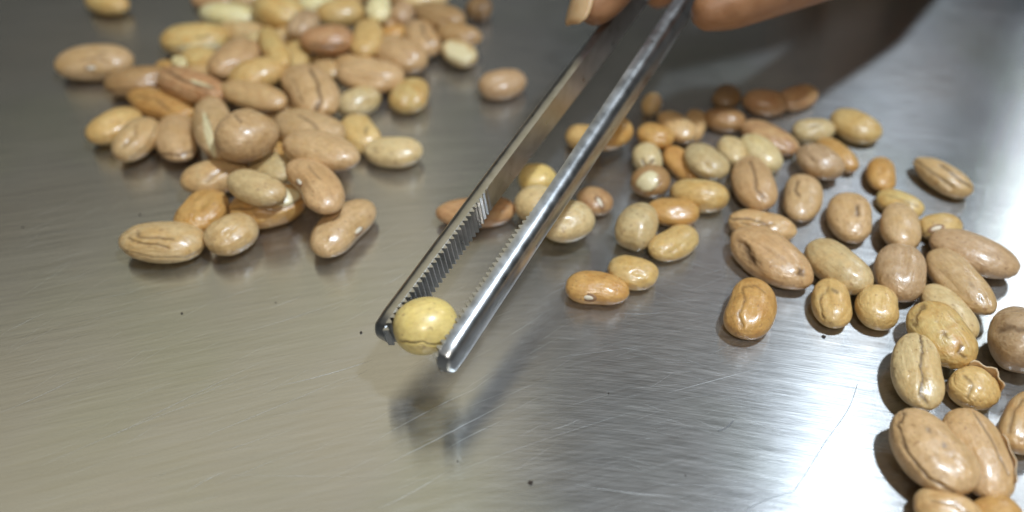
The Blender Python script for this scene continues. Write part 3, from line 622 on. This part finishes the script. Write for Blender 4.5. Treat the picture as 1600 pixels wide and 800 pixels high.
# ------------------------------------------------------------------ hand
def hand():
    def w(px, py, z): return Vector(at(px, py, z - 1.5))
    bm = bmesh.new()
    def ball(p, r):
        bmesh.ops.create_icosphere(bm, subdivisions=2, radius=r, matrix=Matrix.Translation(p))
    def chain(pts):
        for (p, r), (q, s) in zip(pts[:-1], pts[1:]):
            L = (q - p).length; n = max(2, int(L / .16))
            for i in range(n + 1):
                t = i / n; ball(p.lerp(q, t), r + (s - r) * t)
    th = [(w(1108, 18, 4.85), .42), (w(1138, 2, 4.95), .62), (w(1215, -38, 5.2), .84), (w(1330, -72, 5.6), .80), (w(1500, -190, 6.0), .98), (w(1620, -330, 6.4), 1.2)]
    ix = [(w(930, 12, 4.95), .40), (w(940, -8, 5.1), .55), (w(990, -80, 5.9), .68), (w(1120, -230, 7.2), .74), (w(1400, -350, 8.3), .85), (w(1560, -395, 8.4), 1.1)]
    md = [(w(1030, -12, 3.9), .40), (w(1045, -45, 4.1), .62), (w(1100, -140, 5.0), .68), (w(1260, -270, 6.2), .78), (w(1480, -390, 7.4), .9), (w(1600, -420, 7.6), 1.1)]
    rg = [(w(1330, -190, 4.0), .5), (w(1290, -250, 4.1), .64), (w(1330, -330, 5.2), .70), (w(1500, -420, 6.4), .8), (w(1640, -440, 6.8), 1.0)]
    pk = [(w(1480, -250, 3.9), .45), (w(1430, -300, 4.0), .55), (w(1460, -380, 4.8), .6), (w(1600, -450, 5.8), .7), (w(1700, -450, 6.2), .9)]
    wr = w(1700, -435, 7.0); pal = w(1640, -420, 6.8)
    for c in (th, ix, md, rg, pk): chain(c); chain([(c[-1][0], c[-1][1]), (pal, 1.35), (wr, 1.5)])
    el = wr + Vector((4.5, 18, 2.5)); chain([(wr, 1.5), (wr.lerp(el, .35), 2.2)])
    me = bpy.data.meshes.new('person'); bm.to_mesh(me); bm.free()
    o = bpy.data.objects.new('person', me); COL.objects.link(o)
    rm = o.modifiers.new('r', 'REMESH'); rm.mode = 'VOXEL'; rm.voxel_size = .10
    sm = o.modifiers.new('s', 'SMOOTH'); sm.iterations = 6; sm.factor = .6
    dg = bpy.context.evaluated_depsgraph_get(); me2 = bpy.data.meshes.new_from_object(o.evaluated_get(dg)); o.modifiers.clear(); o.data = me2
    me2.materials.clear(); me2.materials.append(M_SKIN); me2.polygons.foreach_set('use_smooth', [True] * len(me2.polygons))
    tag(o, 'bare hand in a dark sleeve pinching the tweezers between thumb and fingertips', 'person')
    # nails: curved plates let into the fingertips
    def nail(c, lengthwise, normal, L, Wd, R):
        V = []; F = []; ex = lengthwise.normalized(); nz = (normal - ex * normal.dot(ex)).normalized(); ey = nz.cross(ex)
        N, M = 9, 9
        for i in range(N):
            u = (i / (N - 1) * 2 - 1)
            for j in range(M):
                v = (j / (M - 1) * 2 - 1) * math.sqrt(max(.05, 1 - abs(u) ** 4 * .8)); a = v * Wd / R
                V.append(c + ex * u * L + ey * math.sin(a) * R + nz * (math.cos(a) * R - R - .05 * u * u))
        for i in range(N - 1):
            for j in range(M - 1): F.append((i * M + j, i * M + j + 1, (i + 1) * M + j + 1, (i + 1) * M + j))
        q = mesh_obj('fingernail', V, F, M_NAIL, o); m = q.modifiers.new('t', 'SOLIDIFY'); m.thickness = .05
    c = ix[0][0]; n = Vector((-.80, -.50, .35)).normalized(); nail(c + n * .47 + Vector((0, 0, .12)), ix[0][0] - ix[1][0] + Vector((0, -.1, -.15)), n, .50, .36, .5)
    c = th[1][0]; n = Vector((.10, .45, .9)).normalized(); nail(c + n * .64, th[0][0] - th[2][0], n, .55, .5, .7)
    # sleeve: a loose cloth tube round the wrist and forearm, widened out of view to darken the steel's reflection
    V = []; F = []; N, M = 26, 28; ax = (el - wr).normalized(); e1 = ax.cross(Vector((0, 0, 1))).normalized(); e2 = e1.cross(ax)
    r = random.Random(4)
    for i in range(N):
        t = i / (N - 1); c = wr.lerp(el, -0.10 + 1.3 * t)
        for j in range(M):
            f = j / M * 2 * math.pi; rad = 2.5 + 3.2 * t ** .7 + .14 * math.sin(t * 26 + 1.3 * math.sin(f)) + .08 * math.sin(3 * f + t * 9)
            V.append(c + e1 * math.cos(f) * rad + e2 * math.sin(f) * rad)
    for i in range(N - 1):
        for j in range(M): F.append((i * M + j, i * M + (j + 1) % M, (i + 1) * M + (j + 1) % M, (i + 1) * M + j))
    q = mesh_obj('sleeve', V, F, M_CLOTH, o); m = q.modifiers.new('t', 'SOLIDIFY'); m.thickness = .12
hand()

# ------------------------------------------------------------------ crumbs, a fibre and dark scratch lines on the steel
def crumb(px, py, r, label):
    s = rng.randint(0, 999); D, F = SPH[18]; P = D * (1 + .22 * smooth_noise(D, s, 3))[:, None] * np.array([r, r * .8, r * .55])
    o = mesh_obj('crumb', P, F, M_CRUMB); p = at(px, py, 0); o.location = (p[0], p[1], r * .5); o.rotation_euler.z = rng.uniform(0, 3)
    tag(o, label, 'crumb', 'dark crumbs on the steel')
crumb(829, 755, .038, 'dark crumb alone on the steel, nearest the camera below the tweezers')
crumb(1287, 527, .038, 'dark crumb on the steel below the speckled folded bean')
crumb(564, 520, .026, 'tiny dark crumb beside the farther jaw tip')
crumb(284, 490, .024, 'tiny dark crumb on the steel below the foremost bean of the heap')
crumb(431, 473, .014, 'speck on the steel between the heap and the jaw tips')
crumb(219, 336, .026, 'tiny dark crumb beside the sunken orange-brown bean of the heap')
crumb(36, 355, .020, 'tiny speck at the outer edge of the steel, away from the heap')
crumb(951, 615, .014, 'tiny speck on the brushed steel near the faint dark lines')
crumb(1071, 743, .014, 'tiny speck on the steel between the nearest crumb and the ridge bean')
crumb(715, 721, .014, 'speck on the steel straight below the held bean')
def fibre(pts, rad, label):
    P = [Vector(at(x, y, rad)) for x, y in pts]; V = []; F = []; K = 8
    Q = []
    for i in range(len(P) - 1):
        p0 = P[max(0, i - 1)]; p1 = P[i]; p2 = P[i + 1]; p3 = P[min(len(P) - 1, i + 2)]
        for k in range(K):
            t = k / K; Q.append(.5 * ((2 * p1) + (p2 - p0) * t + (2 * p0 - 5 * p1 + 4 * p2 - p3) * t * t + (3 * p1 - p0 - 3 * p2 + p3) * t ** 3))
    Q.append(P[-1])
    for i, p in enumerate(Q):
        d = (Q[min(i + 1, len(Q) - 1)] - Q[max(i - 1, 0)]).normalized(); s = d.cross(Vector((0, 0, 1))).normalized(); rr = rad * (.5 if i in (0, len(Q) - 1) else 1)
        for j in range(5):
            f = j / 5 * 2 * math.pi; V.append(p + s * math.cos(f) * rr + Vector((0, 0, 1)) * math.sin(f) * rr)
    for i in range(len(Q) - 1):
        for j in range(5): F.append((i * 5 + j, i * 5 + (j + 1) % 5, (i + 1) * 5 + (j + 1) % 5, (i + 1) * 5 + j))
    tag(mesh_obj('fibre', V, F, M_HAIR), label, 'fibre', 'fine fibres on the steel')
fibre([(1340, 600), (1325, 640), (1290, 690), (1262, 735), (1240, 768)], .0045, 'long fine dark scratch curving down the bright streak of the steel')  # scratch in the steel, built as a thin dark tube
fibre([(1240, 768), (1205, 778), (1170, 795), (1150, 815)], .0045, 'fine dark scratch bending off toward the nearest edge below the bright streak')  # the same scratch carried on by a second tube
fibre([(1122, 673), (1135, 668), (1146, 657)], .008, 'very short dark hook-shaped fibre in the open steel')
